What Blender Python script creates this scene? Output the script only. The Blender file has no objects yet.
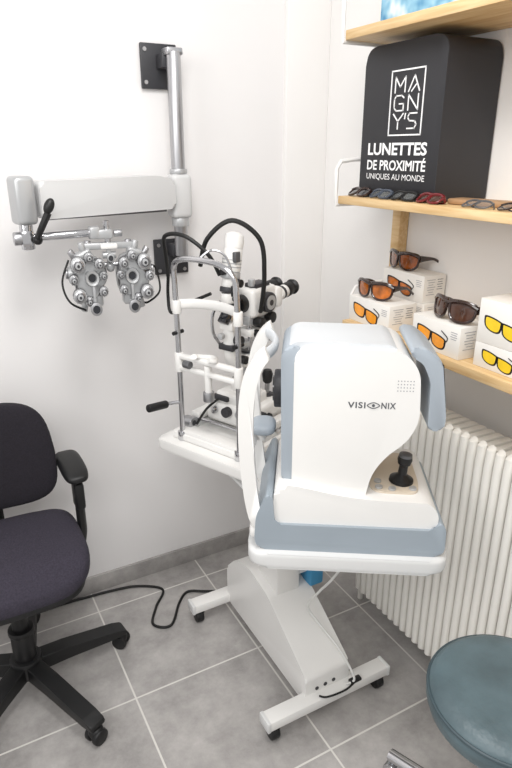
import bpy, bmesh, math, random
from mathutils import Vector, Matrix, Euler
random.seed(4)
scene=bpy.context.scene
COL=scene.collection
try:
    scene.view_settings.view_transform='Standard'
except Exception: pass
rad=math.radians

# ---------------------------------------------------------------- materials
def lin(c):
    return tuple((x/12.92 if x<=.04045 else ((x+.055)/1.055)**2.4) for x in c)
def mat(name,col,rough=.5,metal=0.,var=.04,scale=12.,bump=0,bscale=None,coat=0.,alpha=1.,trans=0.,ramp=(.3,.7)):
    m=bpy.data.materials.new(name); m.use_nodes=True
    nt=m.node_tree; b=nt.nodes['Principled BSDF']
    c=lin(col)
    tc=nt.nodes.new('ShaderNodeTexCoord'); nz=nt.nodes.new('ShaderNodeTexNoise')
    nz.inputs['Scale'].default_value=scale; nz.inputs['Detail'].default_value=5
    nt.links.new(tc.outputs['Object'],nz.inputs['Vector'])
    rp=nt.nodes.new('ShaderNodeValToRGB')
    rp.color_ramp.elements[0].position=ramp[0]; rp.color_ramp.elements[1].position=ramp[1]
    rp.color_ramp.elements[0].color=tuple(max(0,x*(1-var)) for x in c)+(1,)
    rp.color_ramp.elements[1].color=tuple(min(1,x*(1+var)) for x in c)+(1,)
    nt.links.new(nz.outputs['Fac'],rp.inputs['Fac'])
    nt.links.new(rp.outputs['Color'],b.inputs['Base Color'])
    b.inputs['Roughness'].default_value=rough; b.inputs['Metallic'].default_value=metal
    if coat: b.inputs['Coat Weight'].default_value=coat
    if trans: b.inputs['Transmission Weight'].default_value=trans
    if alpha<1: b.inputs['Alpha'].default_value=alpha
    if bump:
        n2=nt.nodes.new('ShaderNodeTexNoise'); n2.inputs['Scale'].default_value=bscale or scale*8
        nt.links.new(tc.outputs['Object'],n2.inputs['Vector'])
        bp=nt.nodes.new('ShaderNodeBump'); bp.inputs['Strength'].default_value=bump; bp.inputs['Distance'].default_value=.004
        nt.links.new(n2.outputs['Fac'],bp.inputs['Height']); nt.links.new(bp.outputs['Normal'],b.inputs['Normal'])
    return m
M={}
M['wall']=mat('wall_paint',(.93,.922,.92),.75,var=.012,scale=3,bump=.06,bscale=60)
M['wall2']=mat('wall_paint_warm',(.938,.93,.922),.75,var=.012,scale=3,bump=.06,bscale=60)
M['white']=mat('white_plastic',(.92,.915,.905),.35,var=.01,coat=.15)
M['offwhite']=mat('offwhite_plastic',(.86,.862,.86),.4,var=.015)
M['cream']=mat('cream_plastic',(.81,.76,.69),.45,var=.02)
M['bgrey']=mat('blue_grey_plastic',(.60,.64,.675),.45,var=.02)
M['bpale']=mat('pale_blue_grey_plastic',(.64,.675,.71),.42,var=.02)
M['lgrey']=mat('light_grey_plastic',(.80,.815,.83),.4,var=.02)
M['black']=mat('black_plastic',(.07,.07,.075),.45,var=.1)
M['dark']=mat('dark_grey_metal',(.2,.2,.215),.5,var=.1)
M['mid']=mat('mid_grey_metal',(.42,.42,.43),.4,.5,var=.1)
M['chrome']=mat('chrome',(.78,.78,.79),.16,1.,var=.02)
M['steel']=mat('brushed_steel',(.72,.72,.73),.38,1.,var=.04)
M['silver']=mat('silver_paint',(.73,.735,.74),.35,.45,var=.03)
M['arm']=mat('arm_grey_paint',(.81,.81,.81),.4,var=.01)
M['glass']=mat('dark_lens',(.08,.09,.12),.06,var=.1,coat=.6)
M['clear']=mat('clear_lens',(.55,.56,.56),.05,var=.02,alpha=.4)
M['fabric']=mat('dark_purple_fabric',(.215,.198,.245),.95,var=.26,scale=200,bump=.6,bscale=380)
M['fabric2']=mat('black_fabric',(.13,.115,.145),.95,var=.22,scale=200,bump=.6,bscale=380)
M['vinyl']=mat('blue_grey_vinyl',(.345,.415,.44),.40,var=.24,scale=10,bump=.4,bscale=60)
M['seam']=mat('dark_vinyl_piping',(.25,.31,.335),.45,var=.1)
M['rad']=mat('radiator_enamel',(.945,.935,.91),.4,var=.01)
M['signb']=mat('sign_black',(.15,.15,.165),.55,var=.06)
M['print']=mat('white_print',(.96,.96,.96),.5,var=.0)
M['pgrey']=mat('grey_print',(.33,.34,.36),.5,var=.0)
M['pfine']=mat('fine_grey_print',(.62,.62,.64),.5,var=.0)
M['orange']=mat('orange_lens',(.93,.60,.16),.15,var=.2,scale=30,coat=.5)
M['yellow']=mat('yellow_lens',(.94,.80,.2),.15,var=.1,scale=30,coat=.5)
M['brownl']=mat('brown_lens',(.27,.15,.09),.08,var=.3,scale=30,coat=.6)
M['brownor']=mat('brown_orange_lens',(.50,.26,.10),.08,var=.5,scale=30,coat=.6)
M['amber']=mat('amber_lens',(.68,.37,.11),.08,var=.5,scale=40,coat=.6)
M['tort']=mat('tortoise_frame',(.17,.09,.06),.2,var=.5,scale=60,coat=.5)
M['redf']=mat('dark_red_frame',(.42,.10,.12),.25,var=.1)
M['blueg']=mat('blue_grey_frame',(.26,.29,.34),.25,var=.1)
M['carton']=mat('white_carton',(.92,.91,.89),.6,var=.01)
M['cable']=mat('black_cable',(.05,.05,.05),.5,var=.05)
M['wcable']=mat('white_cable',(.86,.86,.85),.5,var=.02)
M['blue']=mat('blue_plastic',(.25,.55,.72),.5,var=.05)
M['tan']=mat('tan_leatherette',(.66,.52,.38),.5,var=.1,scale=40)

def wood():
    m=bpy.data.materials.new('pine_wood'); m.use_nodes=True; nt=m.node_tree; b=nt.nodes['Principled BSDF']
    tc=nt.nodes.new('ShaderNodeTexCoord'); mp=nt.nodes.new('ShaderNodeMapping'); mp.inputs['Scale'].default_value=(14,1.2,14)
    nz=nt.nodes.new('ShaderNodeTexNoise'); nz.inputs['Scale'].default_value=5; nz.inputs['Detail'].default_value=6; nz.inputs['Distortion'].default_value=.6
    rp=nt.nodes.new('ShaderNodeValToRGB')
    rp.color_ramp.elements[0].position=.3; rp.color_ramp.elements[1].position=.72
    rp.color_ramp.elements[0].color=lin((.80,.65,.44))+(1,); rp.color_ramp.elements[1].color=lin((.90,.79,.61))+(1,)
    nt.links.new(tc.outputs['Object'],mp.inputs['Vector']); nt.links.new(mp.outputs['Vector'],nz.inputs['Vector'])
    nt.links.new(nz.outputs['Fac'],rp.inputs['Fac']); nt.links.new(rp.outputs['Color'],b.inputs['Base Color'])
    b.inputs['Roughness'].default_value=.5
    return m
M['wood']=wood()
def tile(name,grout=True):
    m=bpy.data.materials.new(name); m.use_nodes=True; nt=m.node_tree; b=nt.nodes['Principled BSDF']
    tc=nt.nodes.new('ShaderNodeTexCoord'); mp=nt.nodes.new('ShaderNodeMapping')
    mp.inputs['Location'].default_value=(-.351,-1.427,0)
    nz=nt.nodes.new('ShaderNodeTexNoise'); nz.inputs['Scale'].default_value=6; nz.inputs['Detail'].default_value=10; nz.inputs['Roughness'].default_value=.72
    rp=nt.nodes.new('ShaderNodeValToRGB'); rp.color_ramp.elements[0].position=.32; rp.color_ramp.elements[1].position=.70
    rp.color_ramp.elements[0].color=lin((.58,.568,.56))+(1,); rp.color_ramp.elements[1].color=lin((.755,.74,.73))+(1,)
    nt.links.new(tc.outputs['Object'],nz.inputs['Vector']); nt.links.new(nz.outputs['Fac'],rp.inputs['Fac'])
    b.inputs['Roughness'].default_value=.22; b.inputs['Specular IOR Level'].default_value=.65
    if grout:
        nt.links.new(tc.outputs['Object'],mp.inputs['Vector'])
        br=nt.nodes.new('ShaderNodeTexBrick'); br.offset=0.; br.squash=1.
        br.inputs['Scale'].default_value=1.; br.inputs['Brick Width'].default_value=.434; br.inputs['Row Height'].default_value=.434
        br.inputs['Mortar Size'].default_value=.0030; br.inputs['Mortar Smooth'].default_value=.1
        nt.links.new(mp.outputs['Vector'],br.inputs['Vector'])
        mx=nt.nodes.new('ShaderNodeMix'); mx.data_type='RGBA'
        nt.links.new(br.outputs['Fac'],mx.inputs[0]); nt.links.new(rp.outputs['Color'],mx.inputs[6])
        mx.inputs[7].default_value=lin((.86,.85,.83))+(1,)
        nt.links.new(mx.outputs[2],b.inputs['Base Color'])
    else:
        nt.links.new(rp.outputs['Color'],b.inputs['Base Color'])
    return m
M['tile']=tile('floor_tile'); M['skirt']=tile('skirting_tile',False)
def picmat():
    m=bpy.data.materials.new('picture_print'); m.use_nodes=True; nt=m.node_tree; b=nt.nodes['Principled BSDF']
    tc=nt.nodes.new('ShaderNodeTexCoord'); nz=nt.nodes.new('ShaderNodeTexNoise'); nz.inputs['Scale'].default_value=18
    rp=nt.nodes.new('ShaderNodeValToRGB'); cr=rp.color_ramp
    cr.elements[0].position=.35; cr.elements[0].color=lin((.30,.55,.72))+(1,); cr.elements[1].position=.7; cr.elements[1].color=lin((.85,.90,.92))+(1,)
    e=cr.elements.new(.52); e.color=lin((.55,.74,.84))+(1,)
    nt.links.new(tc.outputs['Object'],nz.inputs['Vector']); nt.links.new(nz.outputs['Fac'],rp.inputs['Fac']); nt.links.new(rp.outputs['Color'],b.inputs['Base Color'])
    return m
M['pic']=picmat()

# ---------------------------------------------------------------- geometry helpers
def round_poly(pts,r,n=5):
    out=[];N=len(pts)
    for i in range(N):
        p=Vector(pts[i]).to_2d(); a=Vector(pts[i-1]).to_2d(); b=Vector(pts[(i+1)%N]).to_2d()
        rr=r[i] if isinstance(r,(list,tuple)) else r
        va=(a-p); vb=(b-p); la=va.length; lb=vb.length
        d=min(rr,la*.48,lb*.48)
        s=p+va.normalized()*d; e=p+vb.normalized()*d
        for k in range(n+1):
            t=k/n; q=s*(1-t)**2+p*2*t*(1-t)+e*t*t
            if not out or (q-Vector(out[-1])).length>1e-5: out.append((q.x,q.y))
    if (Vector(out[0])-Vector(out[-1])).length<1e-5: out.pop()
    return out
def catmull(pts,n=8,closed=False):
    P=[Vector(p) for p in pts]; out=[];N=len(P)
    rng=range(N if closed else N-1)
    for i in rng:
        if closed: p0,p1,p2,p3=P[i-1],P[i],P[(i+1)%N],P[(i+2)%N]
        else: p0=P[max(i-1,0)];p1=P[i];p2=P[i+1];p3=P[min(i+2,N-1)]
        for k in range(n):
            t=k/n
            out.append(.5*((2*p1)+(p2-p0)*t+(2*p0-5*p1+4*p2-p3)*t*t+(3*p1-p0-3*p2+p3)*t**3))
    if not closed: out.append(P[-1])
    return out
class G:
    def __init__(s,tf=None):
        s.bm=bmesh.new(); s.mats=[]; s.tf=tf or Matrix.Identity(4)
    def mi(s,m):
        m=M[m] if isinstance(m,str) else m
        if m not in s.mats: s.mats.append(m)
        return s.mats.index(m)
    def add(s,bm,m,tf=None,flat=False):
        k=s.mi(m)
        if tf is not None: bmesh.ops.transform(bm,matrix=tf,verts=bm.verts)
        bmesh.ops.recalc_face_normals(bm,faces=bm.faces)
        for f in bm.faces: f.material_index=k; f.smooth=not flat
        for e in bm.edges:
            if len(e.link_faces)==2 and e.calc_face_angle(0)>.62: e.smooth=False
        me=bpy.data.meshes.new('tmp'); bm.to_mesh(me); bm.free(); s.bm.from_mesh(me); bpy.data.meshes.remove(me)
        return s
    def box(s,c,size,m,rot=(0,0,0),bev=.003,seg=2):
        bm=bmesh.new(); bmesh.ops.create_cube(bm,size=1)
        bmesh.ops.scale(bm,vec=size,verts=bm.verts)
        if bev>0: bmesh.ops.bevel(bm,geom=bm.edges[:],offset=min(bev,min(size)*.48),segments=seg,profile=.5,affect='EDGES')
        return s.add(bm,m,Matrix.Translation(c)@Euler([rad(a) for a in rot]).to_matrix().to_4x4())
    def cyl(s,p0,p1,r0,m,r1=None,seg=24,bev=0.):
        p0=Vector(p0);p1=Vector(p1);d=p1-p0
        if r1 is None: r1=r0
        bm=bmesh.new(); bmesh.ops.create_cone(bm,cap_ends=True,segments=seg,radius1=r0,radius2=r1,depth=d.length)
        if bev>0:
            es=[e for e in bm.edges if abs(e.verts[0].co.z-e.verts[1].co.z)<1e-6]
            bmesh.ops.bevel(bm,geom=es,offset=bev,segments=2,profile=.5,affect='EDGES')
        q=Vector((0,0,1)).rotation_difference(d.normalized()).to_matrix().to_4x4()
        return s.add(bm,m,Matrix.Translation((p0+p1)/2)@q)
    def prism(s,pts,lo,hi,m,axis='y',bev=.004,seg=3,tf=None):
        bm=bmesh.new(); N=len(pts)
        def mk(p,t):
            if axis=='y': return (p[0],t,p[1])
            if axis=='x': return (t,p[0],p[1])
            return (p[0],p[1],t)
        a=[bm.verts.new(mk(p,lo)) for p in pts]; b=[bm.verts.new(mk(p,hi)) for p in pts]
        fa=bm.faces.new(a); fb=bm.faces.new(b)
        for i in range(N): bm.faces.new((a[i],a[(i+1)%N],b[(i+1)%N],b[i]))
        if bev>0:
            es=list(fa.edges)+list(fb.edges)
            bmesh.ops.bevel(bm,geom=es,offset=bev,segments=seg,profile=.5,affect='EDGES',clamp_overlap=True)
        return s.add(bm,m,tf)
    def lathe(s,prof,o,d,m,seg=32):
        bm=bmesh.new(); rings=[]
        for r,z in prof:
            if r<1e-6: rings.append([bm.verts.new((0,0,z))])
            else: rings.append([bm.verts.new((r*math.cos(2*math.pi*k/seg),r*math.sin(2*math.pi*k/seg),z)) for k in range(seg)])
        for a,b in zip(rings,rings[1:]):
            for k in range(seg):
                k2=(k+1)%seg
                if len(a)==1 and len(b)==1: continue
                if len(a)==1: bm.faces.new((a[0],b[k],b[k2]))
                elif len(b)==1: bm.faces.new((a[k],a[k2],b[0]))
                else: bm.faces.new((a[k],a[k2],b[k2],b[k]))
        for R in (rings[0],rings[-1]):
            if len(R)>1: bm.faces.new(R)
        q=Vector((0,0,1)).rotation_difference(Vector(d).normalized()).to_matrix().to_4x4()
        return s.add(bm,m,Matrix.Translation(o)@q)
    def tube(s,pts,r,m,seg=10,n=8,smooth=True,flat=1.,closed=False,up=None):
        P=catmull(pts,n,closed) if smooth else [Vector(p) for p in pts]
        N=len(P); bm=bmesh.new(); rings=[]
        T=[]
        for i in range(N):
            if closed: t=P[(i+1)%N]-P[i-1]
            else: t=P[min(i+1,N-1)]-P[max(i-1,0)]
            T.append(t.normalized())
        u=Vector(up) if up else (Vector((0,0,1)) if abs(T[0].z)<.9 else Vector((1,0,0)))
        for i in range(N):
            u=(u-T[i]*u.dot(T[i])).normalized(); v=T[i].cross(u)
            rr=r if not callable(r) else r(i/(N-1))
            rings.append([bm.verts.new(P[i]+u*math.cos(2*math.pi*k/seg)*rr+v*math.sin(2*math.pi*k/seg)*rr*flat) for k in range(seg)])
        prs=list(zip(rings,rings[1:]))
        if closed: prs.append((rings[-1],rings[0]))
        for a,b in prs:
            for k in range(seg): bm.faces.new((a[k],a[(k+1)%seg],b[(k+1)%seg],b[k]))
        if not closed: bm.faces.new(rings[0]); bm.faces.new(rings[-1])
        return s.add(bm,m)
    def sell(s,c,r,m,e1=.4,e2=.4,rot=(0,0,0),nu=20,nv=40,fn=None):
        bm=bmesh.new(); sp=lambda x,e: math.copysign(abs(x)**e,x)
        rings=[]
        for i in range(1,nu):
            a=-math.pi/2+math.pi*i/nu
            rings.append([bm.verts.new((r[0]*sp(math.cos(a),e1)*sp(math.cos(2*math.pi*k/nv),e2),r[1]*sp(math.cos(a),e1)*sp(math.sin(2*math.pi*k/nv),e2),r[2]*sp(math.sin(a),e1))) for k in range(nv)])
        b0=bm.verts.new((0,0,-r[2])); b1=bm.verts.new((0,0,r[2]))
        for k in range(nv):
            bm.faces.new((b0,rings[0][(k+1)%nv],rings[0][k])); bm.faces.new((b1,rings[-1][k],rings[-1][(k+1)%nv]))
        for a,b in zip(rings,rings[1:]):
            for k in range(nv): bm.faces.new((a[k],a[(k+1)%nv],b[(k+1)%nv],b[k]))
        if fn:
            for v in bm.verts: v.co=Vector(fn(v.co))
        return s.add(bm,m,Matrix.Translation(c)@Euler([rad(a) for a in rot]).to_matrix().to_4x4())
    def text(s,body,tf,w,h,m,off=0.,ext=.0006,sp=1.0):
        """text fitted to a w x h box, lower-left corner at tf origin"""
        cu=bpy.data.curves.new('t','FONT'); cu.body=body; cu.offset=off; cu.resolution_u=3; cu.space_character=sp
        ob=bpy.data.objects.new('t',cu); COL.objects.link(ob); bpy.context.view_layer.update()
        dg=bpy.context.evaluated_depsgraph_get(); me=bpy.data.meshes.new_from_object(ob.evaluated_get(dg))
        bm=bmesh.new(); bm.from_mesh(me)
        xs=[v.co.x for v in bm.verts]; ys=[v.co.y for v in bm.verts]
        x0,x1,y0,y1=min(xs),max(xs),min(ys),max(ys)
        for v in bm.verts: v.co=Vector(((v.co.x-x0)/(x1-x0)*w,(v.co.y-y0)/(y1-y0)*h,v.co.z))
        bpy.data.objects.remove(ob); bpy.data.meshes.remove(me); bpy.data.curves.remove(cu)
        k=s.mi(m)
        bmesh.ops.transform(bm,matrix=tf,verts=bm.verts)
        for f in bm.faces: f.material_index=k
        me=bpy.data.meshes.new('tmp'); bm.to_mesh(me); bm.free(); s.bm.from_mesh(me); bpy.data.meshes.remove(me)
        return s
    def done(s,name,parent=None,label=None,category=None,group=None,kind=None,loc=None,rot=None):
        bmesh.ops.transform(s.bm,matrix=s.tf,verts=s.bm.verts)
        me=bpy.data.meshes.new(name); s.bm.to_mesh(me); s.bm.free()
        for m in s.mats: me.materials.append(m)
        ob=bpy.data.objects.new(name,me); COL.objects.link(ob)
        if parent: ob.parent=parent
        if loc is not None: ob.location=loc
        if rot is not None: ob.rotation_euler=[rad(a) for a in rot]
        if label: ob['label']=label
        if category: ob['category']=category
        if group: ob['group']=group
        if kind: ob['kind']=kind
        return ob
def top(name,label,category,loc=(0,0,0),rot=(0,0,0),group=None):
    e=bpy.data.objects.new(name,None); COL.objects.link(e); e.location=loc; e.rotation_euler=[rad(a) for a in rot]
    e.empty_display_size=.05; e['label']=label; e['category']=category
    if group: e['group']=group
    return e

# ---------------------------------------------------------------- room
WY=1.985; WX=1.36
G().box((0,.6,-.05),(4.0,3.2,.1),'tile',bev=0).done('floor',kind='structure',label='grey square stone-look floor tiles with pale grout',loc=(0,0,0))
G().box((-.02,WY+.05,1.3),(2.96,.1,2.6),'wall',bev=0).done('wall_back',kind='structure',label='plain white painted wall')
G().box((WX+.05,.6,1.3),(.1,3.0,2.6),'wall2',bev=0).done('wall_right',kind='structure',label='plain white painted wall')
G().box((1.275,WY-.012,1.3),(.17,.024,2.6),'wall2',bev=.003).done('trim_1',kind='structure',label='white boxed-in strip in the room corner')
G().box((-.17,WY-.006,.036),(2.7,.012,.072),'skirt',bev=.002).done('baseboard_back',kind='structure',label='grey tile skirting')
G().box((WX-.006,.6,.036),(.012,2.6,.072),'skirt',bev=.002).done('baseboard_right',kind='structure',label='grey tile skirting')

# ---------------------------------------------------------------- radiator
R=top('radiator','white enamelled column radiator with many thin vertical fins','radiator',(1.25,0,0))
y=1.40; first=None
while y>.30:
    if first is None:
        g=G(); pr=round_poly([(-.064,.12),(.05,.12),(.05,.885),(-.064,.885)],.014,4)
        g.prism(pr,-.0095,.0095,'rad',bev=.004)
        g.tube([(-.058,0,.118),(-.062,0,.16),(-.062,0,.50),(-.062,0,.845),(-.058,0,.887)],.0128,'rad',seg=12,n=2,flat=1.0,up=(0,1,0))
        first=g.done('radiator_fin',R,loc=(0,y,0))
    else:
        o=first.copy(); o.parent=R; o.location=(0,y,0); COL.objects.link(o)
    y-=.0295
ymin=y+.034
for z in (.17,.845):
    G().cyl((0,ymin,z),(0,1.415,z),.016,'rad').done('header_pipe',R)
g=G(); g.tube([(0,1.41,.17),(0,1.45,.17),(0,1.46,.14),(0,1.46,.0)],.010,'rad'); g.cyl((0,1.46,.12),(0,1.46,.17),.018,'rad')
g.done('supply_pipe',R)
for yy in (1.2,.6):
    for z in (.2,.83): G().box((.075,yy,z),(.065,.02,.03),'rad').done('wall_bracket',R)

# ---------------------------------------------------------------- shelves
SF=1.11; SH=top('wall_shelf_unit','pale pine wall shelves on white metal brackets','shelf',(0,0,0))
Y0=1.53; Y1=.35
levels=[('low',1.086,1.110),('mid',1.452,1.474),('top',1.878,1.902)]
for n,zb,zt in levels:
    ye=Y0 if n!='low' else 1.478
    G().box(((SF+WX-.002)/2,(ye+Y1)/2,(zb+zt)/2),(WX-.002-SF,ye-Y1,zt-zb),'wood',bev=.002).done('shelf',SH)
for n,zb,zt in levels:
    ye=(Y0 if n!='low' else 1.486)+.006; xo=.0 if n!='low' else .045
    g=G(); g.tube([(WX-.004,ye,zb-.003),(SF-.004+xo,ye,zb-.003),(SF-.004+xo,ye,zb+.04),(SF-.004+xo,ye,zt+.075),(SF+.01+xo,ye,zt+.095),(SF+.06+xo,ye,zt+.10),(WX-.004,ye,zt+.11)],.006 if n!='low' else .0045,'white',smooth=False,seg=8)
    g.done('bracket',SH,label='white metal bracket')
G().box((WX-.02,Y0-.02,1.272),(.036,.036,.36),'wood',bev=.002).done('upright',SH,label='pine upright')

# sign box
S=top('display_sign','black rounded display box with white lettering on the pine shelf','sign',(1.17,1.355,1.4745))
g=G(); g.prism(round_poly([(-.155,0),(.155,0),(.155,.385),(-.155,.385)],[.006,.006,.045,.045],7),0,.185,'signb',axis='x',bev=.003,seg=2); g.done('sign_body',S)
def SL(y,z):
    return Matrix(((0,0,-1,-.0008),(-1,0,0,y),(0,1,0,z),(0,0,0,1)))
g=G()
def bar(yc,zc,wy,wz): g.box((-.0006,yc,zc),(.0012,wy,wz),'print',bev=0)
ly,lz=-.022,.24
for dy in (-.062,.062): bar(ly+dy,lz,.0035,.155)
for dz in (-.0775,.0775): bar(ly,lz+dz,.1275,.0035)
g.done('logo_frame',S,label='white square outline')
g=G()
def stroke(x,z,w,h,lines):
    for L_ in lines:
        for (a,b),(c_,d) in zip(L_,L_[1:]):
            p=Vector((-.0006,ly-(x+a*w),lz+z+b*h)); q=Vector((-.0006,ly-(x+c_*w),lz+z+d*h))
            dv=q-p; an=math.degrees(math.atan2(dv.z,dv.y))
            g.box((p+q)/2,(.0012,dv.length+.003,.0034),'print',rot=(an,0,0),bev=0)
stroke(-.046,.026,.038,.036,[[(0,0),(0,1),(.5,.35),(1,1),(1,0)]])
stroke(.006,.026,.040,.036,[[(0,0),(.5,1),(1,0)],[(.72,.45),(.28,0)]])
stroke(-.046,-.018,.036,.036,[[(1,.85),(.75,1),(.2,1),(0,.8),(0,.2),(.25,0),(1,0),(1,.45),(.55,.45)]])
stroke(.008,-.018,.036,.036,[[(0,0),(0,1),(1,0),(1,1)]])
stroke(-.046,-.062,.038,.036,[[(0,1),(.5,.5),(1,1)],[(.5,.5),(.5,0)]])
stroke(-.001,-.038,.002,.012,[[(1,1),(0,0)]])
stroke(.010,-.062,.034,.036,[[(1,1),(.2,1),(0,.75),(.2,.52),(.8,.48),(1,.25),(.8,0),(0,0)]])
g.done('logo_letters',S,label='white geometric letters')
g=G()
g.text('LUNETTES',SL(.122,.112),.236,.032,'print',off=.028)
g.text('DE PROXIMIT\u00c9',SL(.122,.073),.236,.033,'print',off=.022)
g.text('UNIQUES AU MONDE',SL(.122,.046),.236,.018,'print')
g.done('lettering',S,label='white capital lettering')

# picture on the top shelf
P=top('canvas_picture','blue and white abstract canvas standing on the top shelf','picture',(1.2,1.36,1.903))
G().box((.012,0,.12),(.024,.29,.24),'white',bev=.002).done('frame',P)
G().box((-.001,0,.12),(.002,.27,.22),'pic',bev=0).done('print',P)

# sunglasses
LENS=[(-.030,.016),(-.026,.021),(.0,.023),(.024,.020),(.029,.012),(.026,-.010),(.012,-.021),(-.010,-.022),(-.026,-.012)]
def glasses(name,label,loc,rz,fm,lm,group=None,tilt=0,folded=True,s=1.0,thick=.0045,wrap=4.5):
    e=top(name,label,'sunglasses',loc,(tilt,0,rz),group)
    sc=lambda p,cx,mir: ((p[0]*(-1 if mir else 1)*s+cx),p[1]*s)
    zc=.024*s; WF=lambda x:x*x*wrap
    g=G()
    for mir,cx in ((False,.034*s),(True,-.034*s)):
        pts=[(sc(p,cx,mir)[0],WF(sc(p,cx,mir)[0]),sc(p,cx,mir)[1]+zc) for p in LENS]
        g.tube(pts,thick*s*.75,fm,seg=8,n=3,closed=True)
    br=[(x*s,WF(x*s)-.001,zc+z*s) for x,z in ((-.066,.012),(-.045,.021),(-.02,.020),(0,.016),(.02,.020),(.045,.021),(.066,.012))]
    g.tube(br,thick*s,fm,seg=8,n=4)
    g.done('frame',e)
    for mir,cx in ((False,.034*s),(True,-.034*s)):
        g=G(); q=[sc(p,cx,mir) for p in LENS]; bm=bmesh.new()
        C=catmull([Vector((a,0,b)) for a,b in q],3,True)
        cen=bm.verts.new((cx,WF(cx)-.0015,zc))
        vs=[bm.verts.new((v.x,WF(v.x),v.z+zc)) for v in C]
        for i in range(len(vs)): bm.faces.new((cen,vs[i],vs[(i+1)%len(vs)]))
        g.add(bm,lm); g.done('lens',e)
    x=.066*s; y0=WF(x)
    for sg in (-1,1):
        g=G()
        if folded: pts=[(sg*x,y0,zc+.012*s),(sg*(x-.002),y0+.008+.004*sg,zc+.012*s),(sg*.03,y0+.010+.004*sg,zc+.008*s),(-sg*.055*s,y0+.012+.004*sg,zc-.014*s)]
        else: pts=[(sg*x,y0-.001,zc+.010*s),(sg*(x+.002),y0+.02,zc+.010*s),(sg*(x+.001),y0+.05*s,zc+.006*s),(sg*(x-.004),y0+.082*s,zc-.014*s)]
        if thick>.004 and not folded: rf=(lambda t: s*(.0095-.006*min(1,t*1.6)))
        else: rf=thick*s
        g.tube(pts,rf,fm,seg=8,flat=.4,n=5,up=(0,0,1)); g.done('temple',e)
    return e
def carton(loc,size,rz,lm,label,group='sunglasses cartons'):
    e=top('sunglasses_carton',label,'box',loc,(0,0,rz),group)
    w,d,h=size
    G().box((0,0,h/2),(w,d,h),'carton',bev=.0012).done('carton_body',e)
    g=G()
    s=min(w/.16,h/.065)*.74
    for mir,cx in ((False,.034*s),(True,-.034*s)):
        for mm,f,dy in (('black',1.18,.0004),(lm,.95,.0009)):
            bm=bmesh.new(); C=catmull([Vector((p[0]*(-1 if mir else 1)*s*f+cx,0,p[1]*s*f*.85)) for p in LENS],3,True)
            bm.faces.new([bm.verts.new((v.x-w*.08,-d/2-dy,v.z+h*.42-v.x*.18)) for v in C]); g.add(bm,mm)
    g.tube([(-w*.08+s*.062,-d/2-.0012,h*.48-.012*s),(-w*.08+s*.075,-d/2-.0012,h*.56),(-w*.08+s*.045,-d/2-.0012,h*.74)],.0016*s,'black',seg=5)
    g.done('printed_glasses',e,label='printed picture of tinted glasses')
    g=G()
    for i in range(4): g.box((w*.38,-d/2-.0004,h*(.80-.07*i)),(w*(.13-.02*(i%2)),.0006,h*.018),'pfine',bev=0)
    g.done('front_print',e,label='fine grey printed lines')
    g=G()
    for i in range(7): g.box((w/2+.0004,-d*(.18-.02*(i%2)),h*(.84-.09*i)),(.0006,d*(.38-.08*(i%3)),h*.018),'pfine',bev=0)
    for i in range(5): g.box((w/2+.0004,d*.24,h*(.84-.09*i)),(.0006,d*(.26-.06*(i%2)),h*.018),'pgrey',bev=0)
    g.done('end_print',e,label='fine grey printed lines')
    return e
Z=1.1105
carton((1.185,1.385,Z),(.185,.10,.076),-90,'orange','white carton printed with orange-tinted glasses, on the lower shelf')
carton((1.31,1.385,Z),(.18,.085,.067),-90,'orange','white carton printed with tinted glasses, under another carton')
carton((1.31,1.395,Z+.0675),(.18,.085,.080),-90,'amber','white carton with dark glasses resting on it')
carton((1.18,1.105,Z),(.175,.10,.082),-92,'orange','white carton printed with orange glasses near the shelf edge')
carton((1.19,.900,Z),(.165,.10,.060),-90,'yellow','low white carton printed with yellow glasses, under another carton')
carton((1.19,.900,Z+.0605),(.165,.10,.105),-90,'yellow','taller white carton printed with yellow glasses, on another carton')
gp='sunglasses on the lower shelf'
glasses('sunglasses','dark wraparound sunglasses with brown-orange lenses on a white carton',(1.275,1.43,Z+.1505),-95,'tort','brownor',gp,0,False,1.10)
glasses('sunglasses','tortoiseshell wraparound sunglasses with amber-brown lenses on a white carton',(1.145,1.395,Z+.0790),-84,'tort','amber',gp,0,False,1.08)
glasses('sunglasses','brown wraparound sunglasses on the carton near the shelf edge',(1.145,1.09,Z+.0865),-94,'tort','brownl',gp,-6,False,1.15)
gp='folded glasses on the middle shelf'
for i,(yy,fm,lm,lb) in enumerate([(1.478,'tort','glass','folded brown glasses on the pine shelf'),(1.382,'blueg','clear','folded grey-blue glasses on the pine shelf'),(1.287,'black','clear','folded black glasses on the pine shelf'),(1.192,'redf','brownl','folded dark red glasses on the pine shelf'),(1.04,'mid','clear','folded fine metal glasses on the pine shelf'),(.93,'tort','clear','folded brown glasses on the pine shelf')]):
    glasses('sunglasses',lb,(1.130,yy,1.4785),-90+random.uniform(-9,9),fm,lm,gp,-56 if i<4 else -68,True,.70,thick=.0060 if i<4 else .0036,wrap=2.)
G().box((1.21,1.08,1.4815),(.06,.16,.014),'tan',rot=(0,0,8),bev=.005).done('glasses_case',label='flat tan glasses case lying on the pine shelf',category='case')
G().box((1.22,.88,1.4800),(.06,.15,.011),'dark',rot=(0,0,-6),bev=.004).done('glasses_case',label='flat dark glasses case lying on the pine shelf',category='case')

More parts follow.
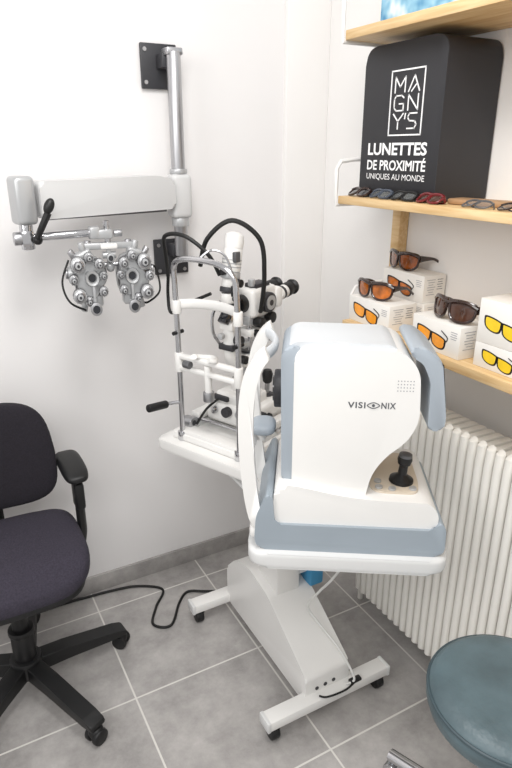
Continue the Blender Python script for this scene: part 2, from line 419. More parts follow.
# ---------------------------------------------------------------- phoropter arm
A=top('phoropter_wall_arm','grey and chrome articulated wall arm carrying the lens instrument','medical arm',(.757,1.9,0))
g=G(); g.box((-.020,.075,1.838),(.115,.012,.125),'dark',bev=.003); g.box((-.005,.045,1.85),(.05,.06,.04),'dark',bev=.003)
for dx in(-.065,.025):
    for dz in(-.045,.045): g.cyl((-.0+dx,.066,1.838+dz),(dx,.07,1.838+dz),.006,'steel')
g.done('wall_plate',A,label='dark grey upper wall plate')
g=G(); g.box((-.010,.075,1.262),(.120,.012,.118),'dark',bev=.003); g.box((0,.045,1.29),(.05,.06,.04),'dark',bev=.003)
for dx in(-.055,.035):
    for dz in(-.045,.04): g.cyl((dx,.066,1.262+dz),(dx,.07,1.262+dz),.006,'steel')
g.done('wall_plate',A,label='dark grey lower wall plate')
g=G(); g.cyl((0,0,1.275),(0,0,1.872),.0215,'steel',bev=.003); g.box((0,.01,1.872),(.05,.05,.02),'steel',bev=.004); g.done('pole',A,label='brushed steel upright pole')
g=G(); g.box((0,0,1.463),(.066,.066,.135),'arm',bev=.014,seg=3); g.cyl((0,0,1.53),(0,0,1.545),.028,'silver',bev=.002); g.cyl((0,0,1.37),(0,0,1.396),.028,'silver',bev=.002); g.done('collar',A)
a0=Vector((0,0)); a1=Vector((.262-.757,1.785-1.9)); L=(a1-a0).length; ang=math.degrees(math.atan2(a1.y,a1.x))
RA=Matrix.Rotation(rad(ang),4,'Z')
g=G(RA)
g.prism(round_poly([(.038,1.428),(L-.036,1.424),(L-.036,1.522),(.10,1.528),(.038,1.515)],.016,5),-.036,.036,'arm',bev=.009)
g.box((.10,0,1.432),(.05,.05,.012),'silver',bev=.003)
g.done('arm_cover',A,label='pale grey box-section arm')
g=G(RA); g.box((L/2,.0,1.4225),(L-.12,.03,.006),'mid',bev=.001); g.done('arm_trim',A,label='grey underside strip')
g=G(RA); g.box((L,0,1.474),(.055,.062,.125),'silver',bev=.012,seg=3)
g.cyl((L,0,1.345),(L,0,1.415),.018,'chrome',bev=.003)
g.cyl((L,-.030,1.50),(L,-.034,1.50),.012,'mid',seg=16); g.cyl((L,-.030,1.448),(L,-.034,1.448),.012,'mid',seg=16)
g.done('outer_joint',A,label='grey square pivot block')
g=G(); px,py=a1.x,a1.y
g.tube([(px+.022,py-.03,1.375),(px+.028,py-.055,1.40),(px+.050,py-.068,1.445)],lambda t:.008+.002*t,'black'); g.sell((px+.054,py-.070,1.462),(.013,.012,.022),'black',1,1,rot=(0,26,0)); g.sell((px+.022,py-.028,1.372),(.013,.013,.013),'black',1,1)
g.done('clamp_lever',A,label='black clamp lever')
g=G(); g.cyl((px-.03,py-.0,1.375),(.455-.757,1.765-1.9,1.382),.011,'chrome',bev=.002); g.cyl((px-.036,py,1.375),(px-.012,py,1.375),.018,'steel',bev=.003); g.box((px,py,1.375),(.035,.04,.045),'chrome',bev=.008)
g.box((.44-.757,1.765-1.9,1.382),(.03,.034,.034),'silver',bev=.006)
g.done('cross_rod',A,label='chrome cross rod')

# phoropter
PH=top('phoropter','silver phoropter with clustered lens dials hanging from wall arm','phoropter',(.474,1.75,1.250),(0,0,-8))
PH.scale=(.95,1,1.10)
g=G(); g.cyl((-.0,.012,.085),(0,.012,.148),.009,'chrome'); g.box((-.01,.012,.116),(.05,.034,.024),'silver',bev=.005); g.cyl((-.055,.012,.116),(-.030,.012,.116),.012,'steel',bev=.003); g.cyl((.02,.012,.116),(.045,.012,.116),.009,'steel',bev=.002); g.done('hanger',PH)
g=G(); g.box((0,.010,.086),(.17,.024,.018),'silver',bev=.005); g.box((0,-.008,.086),(.05,.012,.014),'white',bev=.004)
for k in (-.06,.06): g.cyl((k,.01,.078),(k,.01,.100),.010,'steel',bev=.002)
g.box((0,.004,.055),(.014,.014,.06),'silver',bev=.004); g.cyl((-.026,.002,.038),(.026,.002,.038),.006,'chrome'); g.sell((0,-.006,.032),(.013,.010,.013),'silver',1,1)
g.cyl((-.02,.002,.062),(.02,.002,.062),.009,'silver',bev=.002); g.cyl((0,-.008,.058),(0,-.030,.058),.011,'silver',bev=.002); g.cyl((0,-.030,.058),(0,-.032,.058),.007,'dark')
g.done('top_bar',PH)
for sg in (-1,1):
    cx=sg*.0635
    g=G()
    out=[]
    for k in range(36):
        t=2*math.pi*k/36; rr=.046+.006*math.cos(2*t+.9*sg)+.004*math.cos(3*t+sg)+.002*math.cos(5*t)
        out.append((cx+rr*math.cos(t)*.98,rr*math.sin(t)*1.34+.003))
    g.prism(out,.004,.034,'silver',axis='y',bev=.006)
    out2=[(cx+(x-cx)*.97,z*.97) for x,z in out]; g.prism(out2,-.006,.004,'mid',axis='y',bev=.002)
    out2=[(cx+(x-cx)*.88,z*.9) for x,z in out]; g.prism(out2,-.024,-.004,'silver',axis='y',bev=.004)
    g.box((cx+sg*.012,.004,.060),(.050,.036,.036),'silver',bev=.010,rot=(0,sg*16,0),seg=3)
    g.box((cx-sg*.018,.0,-.052),(.030,.036,.034),'silver',bev=.008,seg=3)
    g.cyl((cx+sg*.012,.0,.074),(cx+sg*.018,.0,.098),.010,'silver',bev=.003)
    g.cyl((cx+sg*.038,.0,.058),(cx+sg*.052,.0,.078),.009,'steel',bev=.002)
    g.cyl((cx+sg*.020,.0,-.055),(cx+sg*.026,.0,-.082),.010,'silver',bev=.003)
    g.done('lens_bank',PH)
    dials=[(cx+sg*.034,.046,.0205,.010),(cx+sg*.000,.062,.0135,.002),(cx-sg*.028,.046,.0140,.012),(cx+sg*.049,.008,.0130,.004),(cx+sg*.037,-.033,.0190,.014),(cx+sg*.010,-.050,.0125,.004),(cx-sg*.033,-.024,.0125,.016),(cx-sg*.038,.014,.0115,.002)]
    for x,z,r,dz in dials:
        g=G(); b=-.018-dz
        g.cyl((x,-.0,z),(x,b-.004,z),r*.8,'silver',seg=26,bev=.0015)
        g.cyl((x,b+.004,z),(x,b-.005,z),r*1.06,'mid',seg=26,bev=.0015)
        g.cyl((x,b-.004,z),(x,b-.016,z),r,'silver',seg=26,bev=.0015)
        g.lathe([(r*.84,0),(r*.84,.003),(r*.6,.006),(r*.5,.003),(0,.003)],(x,b-.016,z),(0,-1,0),'steel',seg=24)
        g.cyl((x,b-.018,z),(x,b-.030,z),r*.42,'silver',seg=16,bev=.001)
        g.cyl((x,b-.030,z),(x,b-.031,z),r*.2,'dark',seg=12)
        for k in range(12):
            t=2*math.pi*k/12; g.box((x+math.cos(t)*r,b-.010,z+math.sin(t)*r),(.0026,.010,.0026),'steel',rot=(0,-math.degrees(t),0),bev=.0006,seg=1)
        g.done('dial',PH,label='knurled silver dial')
    g=G(); ax_=cx-sg*.004
    g.lathe([(.022,0),(.022,.014),(.019,.020),(.013,.018),(.011,.010),(0,.010)],(ax_,-.020,.010),(0,-1,0),'silver',seg=28); g.cyl((ax_,-.026,.010),(ax_,-.0315,.010),.0105,'glass')
    g.done('aperture',PH,label='dark round viewing aperture')
    g=G(); g.cyl((cx+sg*.035,.010,.018),(cx+sg*.062,.010,.018),.020,'silver',bev=.004); g.cyl((cx+sg*.062,.01,.018),(cx+sg*.069,.01,.018),.013,'steel',bev=.002)
    g.done('side_knob',PH)
    g=G(); px_=cx-sg*.006; g.lathe([(.008,0),(.016,.004),(.0175,.010),(.0175,.016),(.012,.018)],(px_,-.036,-.068),(0,-1,0),'steel',seg=22); g.cyl((px_,-.0,-.066),(px_,-.036,-.068),.012,'silver'); g.cyl((px_,-.050,-.068),(px_,-.0545,-.068),.0108,'glass'); g.box((px_,-.030,-.035),(.009,.012,.06),'silver',bev=.002); g.done('cross_cylinder',PH)
G().tube([(-.120,.0,.055),(-.145,-.01,.0),(-.13,-.02,-.05),(-.085,-.02,-.075)],.003,'cable').done('cable',PH,label='thin black cable loop')
G().tube([(.115,.0,.03),(.14,.01,.02),(.148,.0,-.04),(.11,0,-.07),(.09,.01,-.07)],.003,'cable').done('cable',PH,label='thin black cable loop')

# ---------------------------------------------------------------- instrument table
TZ=.72
T=top('instrument_table','white two-place instrument table on a wheeled steel stand','table',(.86,1.37,0))
c=Vector((.837,1.066))
tf=Matrix.Translation((c.x-.86,c.y-1.37,0))@Matrix.Rotation(rad(-33),4,'Z')
g=G()
g.prism(round_poly([(-.235,-.17),(.235,-.17),(.235,.17),(-.235,.17)],.05,6),TZ-.040,TZ,'offwhite',axis='z',bev=.010,tf=tf)
g.done('tabletop',T)
SLm=Matrix.Translation((.677,1.535,0))@Matrix.Rotation(rad(24.1),4,'Z')
g=G(); tf2=Matrix.Translation((-.86,-1.37,0))@SLm
g.prism(round_poly([(-.045,-.20),(.38,-.20),(.38,.19),(-.045,.19)],.02,5),TZ-.012,TZ+.022,'white',axis='z',bev=.007,tf=tf2)
g.done('tabletop',T,label='white board under the microscope')
g=G(); g.box((0,0,.674),(.30,.22,.012),'offwhite'); g.box((-.0,-.08,.650),(.10,.46,.045),'offwhite',bev=.006)
g.box((0,.1,.686),(.2,.3,.035),'offwhite',bev=.004)
g.done('support_frame',T)
g=G(); g.box((-.012,.03,.45),(.085,.12,.42),'white',bev=.006,seg=2); g.done('lifting_column',T)
g=G()
prof=round_poly([(-.255,.055),(.27,.055),(.27,.20),(.20,.275),(.10,.305),(-.02,.285),(-.235,.160),(-.255,.145)],[.01,.01,.01,.03,.03,.03,.02,.01],4)
g.prism(prof,-.085,.072,'white',axis='x',bev=.007)
g.done('base_housing',T)
for k,z in ((-.045,.10),(-.015,.102),(.015,.104)): G().cyl((k,-.257,z),(k,-.2535,z),.006,'dark').done('socket',T,label='dark round socket')
for yy in (-.262,.275):
    g=G(); g.box((-.01,yy,.070),(.43,.05,.034),'white',bev=.005); 
    for x in (-.225,.205): g.box((x,yy,.070),(.012,.052,.036),'offwhite',bev=.003)
    g.done('foot_bar',T)
    for x in (-.20,.18):
        g=G(); g.cyl((x-.014,yy,.024),(x+.014,yy,.024),.0235,'black',bev=.004)
        g.box((x,yy,.040),(.036,.030,.020),'black',bev=.006); g.cyl((x,yy,.04),(x,yy,.056),.008,'steel')
        g.done('caster',T,label='black swivel caster')
g=G(); g.tube([(.01,-.33,.678),(.005,-.31,.60),(-.005,-.25,.48),(.0,-.18,.38),(.005,-.12,.28),(.025,-.155,.232),(.05,-.225,.185),(.068,-.268,.13),(.07,-.285,.10),(.045,-.278,.09)],.0036,'wcable'); g.done('cable',T,label='white cable')
g=G(); g.tube([(.075,-.285,.092),(.03,-.295,.0905),(-.03,-.290,.091),(-.05,-.275,.0905)],.003,'cable'); g.box((.078,-.280,.094),(.04,.018,.010),'black'); g.done('cable',T,label='short black cable over the foot')
g=G(); g.box((.085,.0,.34),(.05,.10,.12),'blue',bev=.006); g.box((.045,.0,.34),(.04,.05,.03),'offwhite'); g.done('switch_box',T,label='blue control box')

# ---------------------------------------------------------------- autorefractor
AR=top('autorefractor','white and blue-grey tabletop eye measuring machine with screen and joystick','eye exam machine',(.837,1.066,TZ),(0,0,-33))
def zz(pts): return [(x,z-TZ) for x,z in pts]
HF=.07
g=G(); g.prism(round_poly(zz([(-.205,.7205),(-.218,.742),(-.214,.81),(-.190,.868),(-.176,.865),(-.170,.790),(.195,.790),(.206,.815),(.220,.797),(.222,.738),(.21,.7205)]),.014,4),-.152,.15,'bgrey',bev=.020,seg=4); g.done('base_tray',AR,label='blue-grey base tray')
g=G(); g.prism(round_poly(zz([(-.178,.774),(.202,.774),(.202,.83),(.180,.856),(.06,.858),(-.03,.868),(-.11,.886),(-.172,.893)]),[.02,.025,.03,.04,.05,.06,.05,.03],7),-.143,.125,'white',bev=.032,seg=6); g.done('lower_body',AR)
g=G(); g.prism(round_poly(zz([(-.134,.86),(-.134,1.210),(.095,1.208),(.133,1.165),(.141,1.05),(.120,1.000),(.074,.960),(.046,.915),(.034,.85),(-.12,.85)]),[.01,.035,.04,.04,.04,.05,.05,.05,.01,.01],7),-.123,HF,'white',bev=.028,seg=5); g.done('head',AR)
g=G(); g.prism(round_poly(zz([(-.158,.885),(-.163,1.19),(-.148,1.211),(-.120,1.210),(-.122,.87),(-.14,.865)]),.014,4),-.113,HF-.008,'bpale',bev=.014,seg=3)
g.done('front_shell',AR,label='pale blue-grey front frame')
g=G(); g.prism(round_poly(zz([(-.148,1.185),(-.150,1.208),(-.128,1.219),(.070,1.216),(.092,1.200),(.08,1.185)]),.012,4),-.104,HF-.014,'lgrey',bev=.014,seg=3)
g.done('top_cover',AR,label='pale grey top cover')
g=G(); g.cyl((-.18,-.025,1.08-TZ),(-.15,-.025,1.08-TZ),.045,'dark',bev=.004); g.cyl((-.183,-.025,1.08-TZ),(-.178,-.025,1.08-TZ),.03,'glass'); g.done('measuring_window',AR,label='dark round measuring window')
g=G(); g.prism(round_poly(zz([(.106,1.214),(.134,1.220),(.176,1.188),(.197,1.055),(.193,1.027),(.160,1.027),(.156,1.14),(.138,1.18),(.112,1.196)]),.012,4),-.122,HF-.01,'bpale',bev=.010)
g.done('screen_housing',AR,label='pale blue-grey screen housing')
g=G(); g.box((.1885,-.03,1.12-TZ),(.004,.16,.11),'glass',rot=(0,-8,0),bev=.001); g.done('screen',AR,label='dark display')
DZ=.8625
g=G(); g.prism(round_poly([(.050,-.108),(.158,-.108),(.166,-.06),(.166,.09),(.050,.09)],.03,6),.850-TZ,DZ-TZ,'cream',axis='z',bev=.003); g.done('control_panel',AR,label='beige control panel')
g=G(); g.lathe([(.029,0),(.028,.008),(.018,.014),(.011,.020),(.010,.043),(.015,.047),(.0175,.058),(.016,.066)],(.126,-.055,DZ-TZ),(.08,0,1),'black'); g.lathe([(.016,.0655),(.015,.072),(.006,.076),(0,.076)],(.126,-.055,DZ-TZ),(.08,0,1),'mid'); g.done('joystick',AR,label='black joystick with grey cap')
for x,y in ((.070,-.090),(.070,-.062),(.148,-.092),(.100,-.096)): G().cyl((x,y,DZ-.0005-TZ),(x,y,DZ+.005-TZ),.0088,'silver',bev=.001).done('button',AR,label='small grey button')
FT=lambda x,z,y=-.1236: Matrix.Translation((x,y,z-TZ))@Matrix.Rotation(rad(90),4,'X')
LZ=1.077
g=G(); g.text('VISI',FT(-.016,LZ),.038,.0145,'pgrey',off=.02,sp=1.15); g.text('NIX',FT(.056,LZ),.031,.0145,'pgrey',off=.02,sp=1.15)
g.tube([(.039+a,-.1236,LZ+.0072-TZ+b) for a,b in ((-.0135,0),(-.006,.0052),(0,.0068),(.006,.0052),(.0135,0),(.006,-.0052),(0,-.0068),(-.006,-.0052))],.0010,'pgrey',seg=6,n=3,closed=True)
g.cyl((.039,-.1232,LZ+.0072-TZ),(.039,-.1245,LZ+.0072-TZ),.0032,'pgrey',seg=14)
g.done('logo',AR,label='grey maker lettering')
g=G()
for i in range(6):
    for j in range(4): g.cyl((.088+.0065*i,-.1225,1.142-.0075*j-TZ),(.088+.0065*i,-.1236,1.142-.0075*j-TZ),.0014,'pfine',seg=8)
g.done('speaker_grille',AR,label='small dotted speaker grille')
ym=-.03
for sg in (-1,1):
    g=G(); yy=ym+sg*.105
    outer=[(-.196,1.215),(-.222,1.19),(-.244,1.14),(-.253,1.065),(-.252,.97),(-.242,.86),(-.226,.785),(-.205,.765)]
    inner=[(-.195,.785),(-.200,.80),(-.211,.87),(-.219,.97),(-.220,1.06),(-.214,1.12),(-.202,1.165),(-.186,1.19)]
    pl=[(v.x,v.y-TZ) for v in catmull([Vector((a,b)) for a,b in outer],4)]+[(v.x,v.y-TZ) for v in catmull([Vector((a,b)) for a,b in inner],4)]
    g.prism(pl,yy-.013,yy+.013,'white',bev=.008,seg=3)
    g.done('face_rest_post',AR)
g=G(); g.tube([(-.205,ym-.105,1.19-TZ),(-.185,ym-.05,1.19-TZ),(-.178,ym,1.19-TZ),(-.185,ym+.05,1.19-TZ),(-.205,ym+.105,1.19-TZ)],.014,'lgrey',seg=12,flat=.55,up=(0,0,1)); g.done('forehead_rest',AR,label='grey forehead band')
g=G(); g.tube([(-.238,ym-.105,.955-TZ),(-.228,ym,.955-TZ),(-.238,ym+.105,.955-TZ)],.010,'white',seg=10); g.sell((-.205,ym,.985-TZ),(.030,.04,.016),'bpale',.7,.7); g.cyl((-.21,ym,.95-TZ),(-.21,ym,.975-TZ),.012,'white'); g.done('chin_rest',AR,label='grey chin cup on white bar')
g=G(); g.box((-.205,ym,.762-TZ),(.05,.235,.03),'white',bev=.008); g.done('face_rest_foot',AR)

# ---------------------------------------------------------------- slit lamp
SZ=TZ+.0225
SLP=top('slit_lamp','white slit lamp microscope with chrome head frame and black eyepieces','slit lamp',(.677,1.535,SZ),(0,0,24.1))
g=G(); g.tube([(0,.115,.0),(0,.115,.25),(-.004,.115,.50),(-.008,.110,.552),(-.012,.08,.572),(-.014,.02,.578),(-.012,-.06,.572),(-.008,-.105,.545),(-.004,-.115,.48),(0,-.115,.25),(0,-.115,0)],.0085,'chrome',seg=12,n=6)
for s_ in (-1,1):
    g.cyl((0,s_*.115,0),(0,s_*.115,.03),.015,'chrome',bev=.002); g.cyl((0,s_*.115,.23),(0,s_*.115,.29),.0135,'white',bev=.002); g.cyl((0,s_*.115,.41),(0,s_*.115,.45),.0135,'white',bev=.002)
    g.cyl((-.02,s_*.115,.352),(.02,s_*.115,.352),.006,'black')
g.done('head_frame',SLP,label='chrome head frame')
g=G(); g.tube([(0,.115,.435),(.03,.08,.438),(.045,0,.44),(.03,-.08,.438),(0,-.115,.435)],.015,'white',seg=10,flat=.4,up=(0,0,1)); g.done('forehead_band',SLP)
g=G(); g.tube([(.01,.03,.575),(.03,.0,.60),(.05,-.03,.585),(.055,-.05,.54),(.05,-.06,.50)],.0035,'chrome',seg=8); g.cyl((.05,-.06,.505),(.048,-.062,.475),.008,'black',bev=.002); g.done('fixation_light',SLP,label='thin chrome fixation light')
g=G(); g.box((0,0,.280),(.020,.235,.016),'white',bev=.005); g.box((0,0,.245),(.020,.235,.016),'white',bev=.005); g.cyl((0,0,.17),(0,0,.27),.011,'white',bev=.002); g.tube([(-.028,.028,.300),(-.01,.034,.294),(.02,.0,.290),(-.01,-.034,.294),(-.028,-.028,.300)],.008,'white',flat=1.2); g.cyl((0,.0,.16),(0,.0,.19),.017,'steel',bev=.002); g.cyl((-.01,.06,.262),(-.01,.085,.262),.012,'mid',bev=.002); g.done('chin_rest',SLP)
g=G(); g.tube([(0,.115,.128),(-.03,.135,.128),(-.045,.138,.128)],.006,'chrome'); g.cyl((-.04,.138,.128),(-.112,.145,.135),.0125,'black',bev=.004); g.done('hand_grip',SLP,label='black hand grip')
g=G(); g.box((.16,0,.012),(.34,.30,.022),'white',bev=.005); g.box((.02,0,.02),(.05,.26,.03),'white',bev=.005)
for s_ in (-1,1):
    g.box((.16,s_*.12,.03),(.27,.03,.018),'offwhite',bev=.003); g.box((.16,s_*.12,.041),(.26,.012,.004),'dark',bev=0)
    for x in (.04,.28): g.cyl((x,s_*.12-.018,.045),(x,s_*.12+.018,.045),.019,'steel',bev=.002); g.cyl((x,s_*.12-.019,.045),(x,s_*.12+.019,.045),.009,'dark')
    g.box((.16,s_*.12,.058),(.19,.036,.026),'white',bev=.006)
g.cyl((.16,-.14,.045),(.16,.14,.045),.006,'chrome'); g.cyl((.07,-.13,.05),(.07,.13,.05),.006,'chrome')
g.done('slide_base',SLP,label='white base with slide rails')
g=G(); g.box((.17,0,.080),(.16,.19,.07),'white',bev=.014,seg=3); g.box((.155,0,.128),(.11,.13,.04),'white',bev=.012,seg=3); g.cyl((.17,0,.14),(.17,0,.175),.040,'white',bev=.006)
g.cyl((.17,0,.175),(.17,0,.181),.041,'dark'); g.cyl((.17,0,.181),(.17,0,.205),.034,'silver',bev=.003); g.cyl((.17,0,.20),(.17,0,.25),.024,'silver',bev=.003)
g.cyl((.12,-.115,.085),(.12,-.092,.085),.024,'dark',bev=.002); g.cyl((.12,-.117,.085),(.12,-.115,.085),.015,'silver'); g.cyl((.09,.0,.095),(.070,.0,.095),.016,'dark',bev=.002)
g.cyl((.17,-.105,.075),(.17,-.092,.075),.012,'black',bev=.002); g.cyl((.09,.05,.09),(.075,.055,.09),.012,'chrome',bev=.002); g.cyl((.09,-.05,.10),(.072,-.052,.10),.013,'silver',bev=.002)
g.box((.105,.035,.130),(.03,.06,.016),'dark',bev=.003); g.box((.115,-.04,.150),(.04,.03,.012),'mid',bev=.003); g.tube([(.10,-.03,.115),(.06,-.07,.08),(.045,-.10,.045)],.004,'cable'); g.tube([(.10,.04,.13),(.055,.06,.10),(.04,.09,.045)],.004,'cable')
g.done('carriage',SLP)
g=G(); g.box((.30,-.10,.045),(.10,.08,.06),'offwhite',bev=.010,seg=3); g.box((.30,-.141,.045),(.05,.003,.03),'dark',bev=.001); g.cyl((.285,-.10,.075),(.285,-.10,.088),.014,'black',bev=.002); g.done('power_box',SLP,label='small white power box')
g=G(); g.cyl((.235,-.04,.105),(.24,-.04,.16),.008,'steel'); g.lathe([(.010,0),(.015,.006),(.018,.03),(.013,.044),(0,.047)],(.24,-.04,.155),(0,0,1),'black'); g.cyl((.235,-.04,.10),(.235,-.04,.122),.022,'dark',bev=.003); g.done('joystick',SLP,label='black joystick')
g=G(); g.box((.145,0,.25),(.06,.07,.035),'white',bev=.008); g.tube([(.12,0,.24),(.105,0,.27),(.10,0,.33),(.10,0,.36)],.017,'white',flat=1.3); g.cyl((.10,0,.34),(.10,0,.41),.014,'chrome',bev=.003)
g.box((.10,0,.37),(.034,.05,.024),'white',bev=.004); g.box((.08,0,.395),(.02,.03,.03),'glass',rot=(0,40,0),bev=.002)
g.cyl((.10,-.025,.33),(.10,-.048,.33),.015,'black',bev=.002); g.box((.10,.0,.305),(.040,.056,.018),'dark',bev=.003); g.cyl((.12,-.03,.265),(.12,-.05,.265),.013,'black',bev=.002)
g.tube([(.10,.03,.30),(.085,.05,.34),(.085,.05,.40),(.10,.03,.44)],.005,'chrome',seg=8); g.cyl((.07,.0,.345),(.055,.0,.345),.010,'silver',bev=.002)
g.box((.10,0,.425),(.038,.054,.03),'black',bev=.005); g.cyl((.10,0,.44),(.10,0,.47),.023,'white',bev=.003); g.cyl((.10,0,.47),(.103,0,.485),.027,'dark',bev=.002)
g.cyl((.10,-.02,.455),(.10,-.040,.455),.010,'black',bev=.001)
g.done('illumination_arm',SLP,label='white lamp arm with black prism')
g=G(); A0_=Vector((.103,0,.485)); D_=Vector((.17,-.02,1)).normalized(); Pz=lambda t: A0_+D_*t
g.cyl(Pz(0),Pz(.025),.023,'white',bev=.003); g.cyl(Pz(.025),Pz(.045),.029,'silver',bev=.003); g.cyl(Pz(.045),Pz(.115),.028,'white',bev=.005)
for z in (.058,.068,.078): g.cyl(Pz(z),Pz(z+.003),.0288,'silver')
g.lathe([(.028,0),(.029,.02),(.026,.036),(.014,.044),(0,.045)],Pz(.113),D_,'white'); g.cyl(Pz(.015)+Vector((0,-.024,0)),Pz(.015)+Vector((0,-.044,0)),.012,'black',bev=.002); g.cyl(Pz(.05)+Vector((-.026,0,0)),Pz(.05)+Vector((-.042,0,0)),.010,'black',bev=.002)
g.box(Pz(.09)+Vector((-.012,-.024,0)),(.022,.014,.03),'mid',bev=.003)
g.done('lamp_housing',SLP,label='tilted white lamp housing')
g=G(); g.tube([(.19,0,.23),(.235,0,.24),(.25,0,.28),(.245,0,.37)],.021,'white',flat=1.4); g.cyl((.20,.0,.25),(.20,.0,.268),.045,'silver',bev=.002); g.cyl((.20,0,.268),(.20,0,.274),.036,'dark'); g.cyl((.255,-.02,.31),(.255,-.045,.31),.016,'black',bev=.002); g.cyl((.175,-.02,.28),(.175,-.02,.37),.007,'chrome'); g.cyl((.16,.02,.27),(.16,.02,.40),.007,'chrome'); g.box((.185,-.01,.335),(.06,.06,.020),'white',bev=.004); g.cyl((.18,-.035,.335),(.18,-.055,.335),.012,'black',bev=.002); g.box((.165,0,.30),(.05,.05,.018),'silver',bev=.003); g.done('microscope_arm',SLP)
g=G(); g.box((.225,0,.425),(.125,.085,.09),'white',bev=.014,seg=3); g.cyl((.165,0,.425),(.138,0,.425),.028,'black',bev=.003); g.cyl((.138,0,.425),(.136,0,.425),.019,'glass'); g.cyl((.225,-.040,.425),(.225,-.062,.425),.031,'dark',bev=.003); g.cyl((.225,.040,.425),(.225,.058,.425),.031,'dark',bev=.003)
g.cyl((.225,-.062,.425),(.225,-.065,.425),.022,'silver'); g.cyl((.225,-.065,.425),(.225,-.066,.425),.009,'dark')
g.box((.225,-.01,.475),(.07,.045,.014),'dark',bev=.003); g.cyl((.19,-.015,.475),(.19,-.015,.496),.011,'silver',bev=.002)
g.box((.29,0,.428),(.035,.105,.066),'white',bev=.012); g.cyl((.25,-.03,.372),(.25,-.055,.372),.018,'black',bev=.003); g.cyl((.19,-.03,.368),(.19,-.06,.368),.016,'black',bev=.003); g.box((.215,0,.373),(.11,.06,.028),'silver',bev=.004)
g.done('microscope_body',SLP)
for s_ in (-1,1):
    g=G(); g.cyl((.30,s_*.032,.432),(.345,s_*.032,.438),.021,'white',bev=.002); g.cyl((.315,s_*.032,.434),(.325,s_*.032,.4355),.0218,'dark'); g.cyl((.34,s_*.032,.437),(.365,s_*.032,.441),.023,'black',bev=.002); g.lathe([(.019,0),(.019,.012),(.025,.018),(.023,.026),(.012,.024),(0,.022)],(.365,s_*.032,.441),(1,0,.12),'black'); g.done('eyepiece',SLP,label='black eyepiece')
G().tube([(.055,.20,.50),(.05,.20,.56),(.02,.17,.625),(.03,.10,.63),(.06,.04,.58),(.085,.02,.52)],.006,'cable').done('cable',SLP,label='thick black looping cable')
G().tube([(.08,.09,.54),(.08,.06,.62),(.12,-.0,.672),(.17,-.06,.62),(.18,-.07,.52),(.18,-.06,.42),(.2,-.04,.40)],.007,'cable').done('cable',SLP,label='thick black looping cable')
G().tube([(.055,.20,.50),(.06,.21,.44),(.05,.19,.39),(.06,.14,.42),(.09,.06,.46)],.005,'cable').done('cable',SLP,label='thick black looping cable')

# ---------------------------------------------------------------- floor cable
g=G(); g.tube([(-.25,1.962,.005),(.05,1.964,.005),(.25,1.962,.005),(.34,1.955,.005),(.43,1.945,.006),(.52,1.925,.005),(.60,1.86,.005),(.545,1.78,.005),(.505,1.70,.005),(.56,1.665,.005),(.63,1.76,.005),(.68,1.80,.006),(.74,1.77,.006),(.80,1.72,.02)],.0048,'cable',n=10)
g.done('power_cable',label='black power cable trailing across the grey tiles',category='cable')

# ---------------------------------------------------------------- office chair
C=top('office_chair','dark purple fabric swivel office chair with black plastic base and armrests','chair',(.07,1.62,0))
g=G(); g.sell((-.012,.025,.480),(.230,.198,.042),'fabric',.55,.5,nu=24,nv=64,fn=lambda v: Vector((v.x,v.y,v.z-.35*max(0,-v.y-.11)+.25*max(0,abs(v.x)-.14)*(.5))))
g.done('seat',C,label='worn dark purple padded seat')
g=G(); g.sell((-.015,.025,.438),(.215,.188,.018),'black',.5,.45,fn=lambda v: Vector((v.x,v.y,v.z-.3*max(0,-v.y-.11)))); g.box((0,.0,.40),(.18,.20,.045),'black',bev=.01); g.done('seat_shell',C,label='black seat mechanism')
g=G(); g.sell((-.012,.215,.722),(.203,.033,.168),'fabric2',.5,.55,rot=(-6,0,0),nu=24,nv=64,fn=lambda v: Vector((v.x*(1-.5*max(0,v.z)),v.y-1.0*v.x**2,v.z))); g.done('backrest',C,label='dark padded backrest')
g=G(); g.sell((-.012,.243,.71),(.178,.018,.15),'black',.5,.5,rot=(-6,0,0),fn=lambda v: Vector((v.x,v.y-1.0*v.x**2,v.z)));g.tube([(-.01,.10,.40),(-.01,.22,.41),(-.01,.262,.47),(-.01,.262,.62),(-.01,.262,.72)],.02,'black',flat=1.6,up=(0,1,0)); g.done('back_support',C,label='black back support')
for s_ in (-1,1):
    ax_=-.006
    g=G(); g.tube([(ax_+s_*.10,.10,.41),(ax_+s_*.215,.10,.415),(ax_+s_*.236,.095,.44),(ax_+s_*.238,.09,.52),(ax_+s_*.238,.09,.66)],.013,'black',flat=1.9,up=(1,0,0),n=6)
    g.box((ax_+s_*.238,.09,.60),(.030,.055,.09),'black',bev=.008)
    g.done('arm_post',C,label='black upright armrest post')
    g=G(); g.sell((ax_+s_*.234,.135,.682),(.038,.105,.017),'black',.6,.55,fn=lambda v: Vector((v.x,v.y,v.z-.6*v.y**2)));g.done('armrest',C,label='black padded armrest')
g=G(); g.cyl((0,0,.09),(0,0,.24),.034,'black',bev=.003); g.cyl((0,0,.24),(0,0,.39),.024,'black'); g.cyl((0,0,.23),(0,0,.25),.038,'black',bev=.004); g.done('gas_column',C)
g=G(); g.cyl((0,0,.075),(0,0,.14),.048,'black',bev=.008)
for k in range(5):
    t=rad(8-72*k); q=Matrix.Rotation(t,4,'Z')
    g.prism(round_poly([(.02,.13),(.12,.118),(.29,.088),(.325,.075),(.325,.058),(.28,.06),(.12,.075),(.02,.075)],.006,3),-.025,.025,'black',bev=.008,tf=q)
g.done('star_base',C,label='black five-arm base')
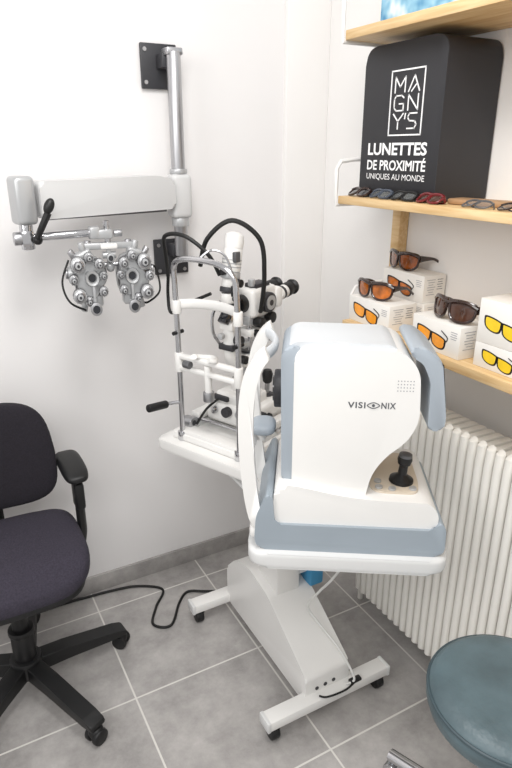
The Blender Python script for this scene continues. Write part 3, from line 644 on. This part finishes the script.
for k in range(5):
    t=rad(8-72*k); p=Vector((math.cos(t)*.31,math.sin(t)*.31,0)); a=rad(50+k*67); ax=Vector((math.cos(a),math.sin(a),0))*.024
    g=G(); 
    for s_ in (-1,1): g.cyl(p+ax*s_+Vector((0,0,.0255)),p+ax*s_*.28+Vector((0,0,.0255)),.025,'black',bev=.004)
    g.sell(p+Vector((0,0,.038)),(.022,.022,.018),'black',.8,1); g.cyl(p+Vector((0,0,.04)),p+Vector((0,0,.066)),.007,'steel'); g.done('caster',C,label='black twin-wheel caster')

# ---------------------------------------------------------------- stool
ST=top('swivel_stool','round worn blue-grey vinyl swivel stool with chrome base','stool',(.955,.60,0))
g=G(); g.lathe([(0,.445),(.155,.445),(.170,.455),(.176,.475),(.176,.49),(.170,.505),(.155,.516),(.12,.522),(.06,.524),(0,.525)],(0,0,0),(0,0,1),'vinyl',seg=64)
g.done('seat',ST,label='blue-grey vinyl cushion')
g=G(); g.tube([(.1735*math.cos(2*math.pi*k/32),.1735*math.sin(2*math.pi*k/32),.499) for k in range(32)],.0042,'seam',seg=8,n=2,closed=True); g.done('rim_piping',ST,label='dark vinyl rim seam')
g=G(); g.cyl((0,0,.435),(0,0,.447),.13,'dark',bev=.003); g.cyl((0,0,.25),(0,0,.436),.018,'chrome'); g.cyl((0,0,.09),(0,0,.27),.027,'chrome',bev=.003); g.done('column',ST,label='chrome column')
g=G(); g.cyl((0,0,.07),(0,0,.12),.04,'chrome',bev=.006)
A0=86
for k in range(5):
    t=rad(A0+18+72*k); c_,s_=math.cos(t),math.sin(t)
    g.tube([(c_*.02,s_*.02,.10),(c_*.12,s_*.12,.092),(c_*.24,s_*.24,.068),(c_*.272,s_*.272,.062)],.015,'chrome',flat=1.2,up=(0,0,1))
g.done('star_base',ST,label='chrome five-arm base')
for k in range(5):
    t=rad(A0+18+72*k); p=Vector((math.cos(t)*.26,math.sin(t)*.26,0)); a=rad(20+55*k); ax=Vector((math.cos(a),math.sin(a),0))*.02
    g=G(); g.cyl(p-ax+Vector((0,0,.0235)),p+ax+Vector((0,0,.0235)),.023,'chrome' ,bev=.004); g.cyl(p+Vector((0,0,.03)),p+Vector((0,0,.058)),.007,'steel'); g.done('caster',ST,label='chrome ball caster')

# ---------------------------------------------------------------- light, world, camera
w=bpy.data.worlds.new('World'); scene.world=w; w.use_nodes=True
bg=w.node_tree.nodes['Background']; bg.inputs['Color'].default_value=(1,.990,.978,1); bg.inputs['Strength'].default_value=.69
def area(loc,tgt,size,e,col=(1,1,1)):
    l=bpy.data.lights.new('ceiling_or_fill_light','AREA'); l.size=size; l.energy=e; l.color=col
    o=bpy.data.objects.new('ceiling_or_fill_light',l); COL.objects.link(o); o.location=loc
    o.rotation_euler=(Vector(tgt)-Vector(loc)).to_track_quat('-Z','Y').to_euler(); return o
area((.35,.75,2.6),(.5,1.0,0),.5,16,(1,.985,.965))
area((-.3,-.3,2.5),(.9,1.5,.7),.9,17,(1,.988,.97))
area((-1.2,.6,2.0),(1.3,.9,.7),.8,12,(1,.988,.975))  # added fill from the left to brighten right wall and radiator, no ceiling lamp
cam=bpy.data.cameras.new('camera'); co=bpy.data.objects.new('camera',cam); COL.objects.link(co)
co.location=(0,0,1.6); co.rotation_euler=(rad(90-21.05),0,rad(-28.6)); cam.sensor_width=36; cam.lens=608*36/768; cam.clip_start=.02
scene.camera=co
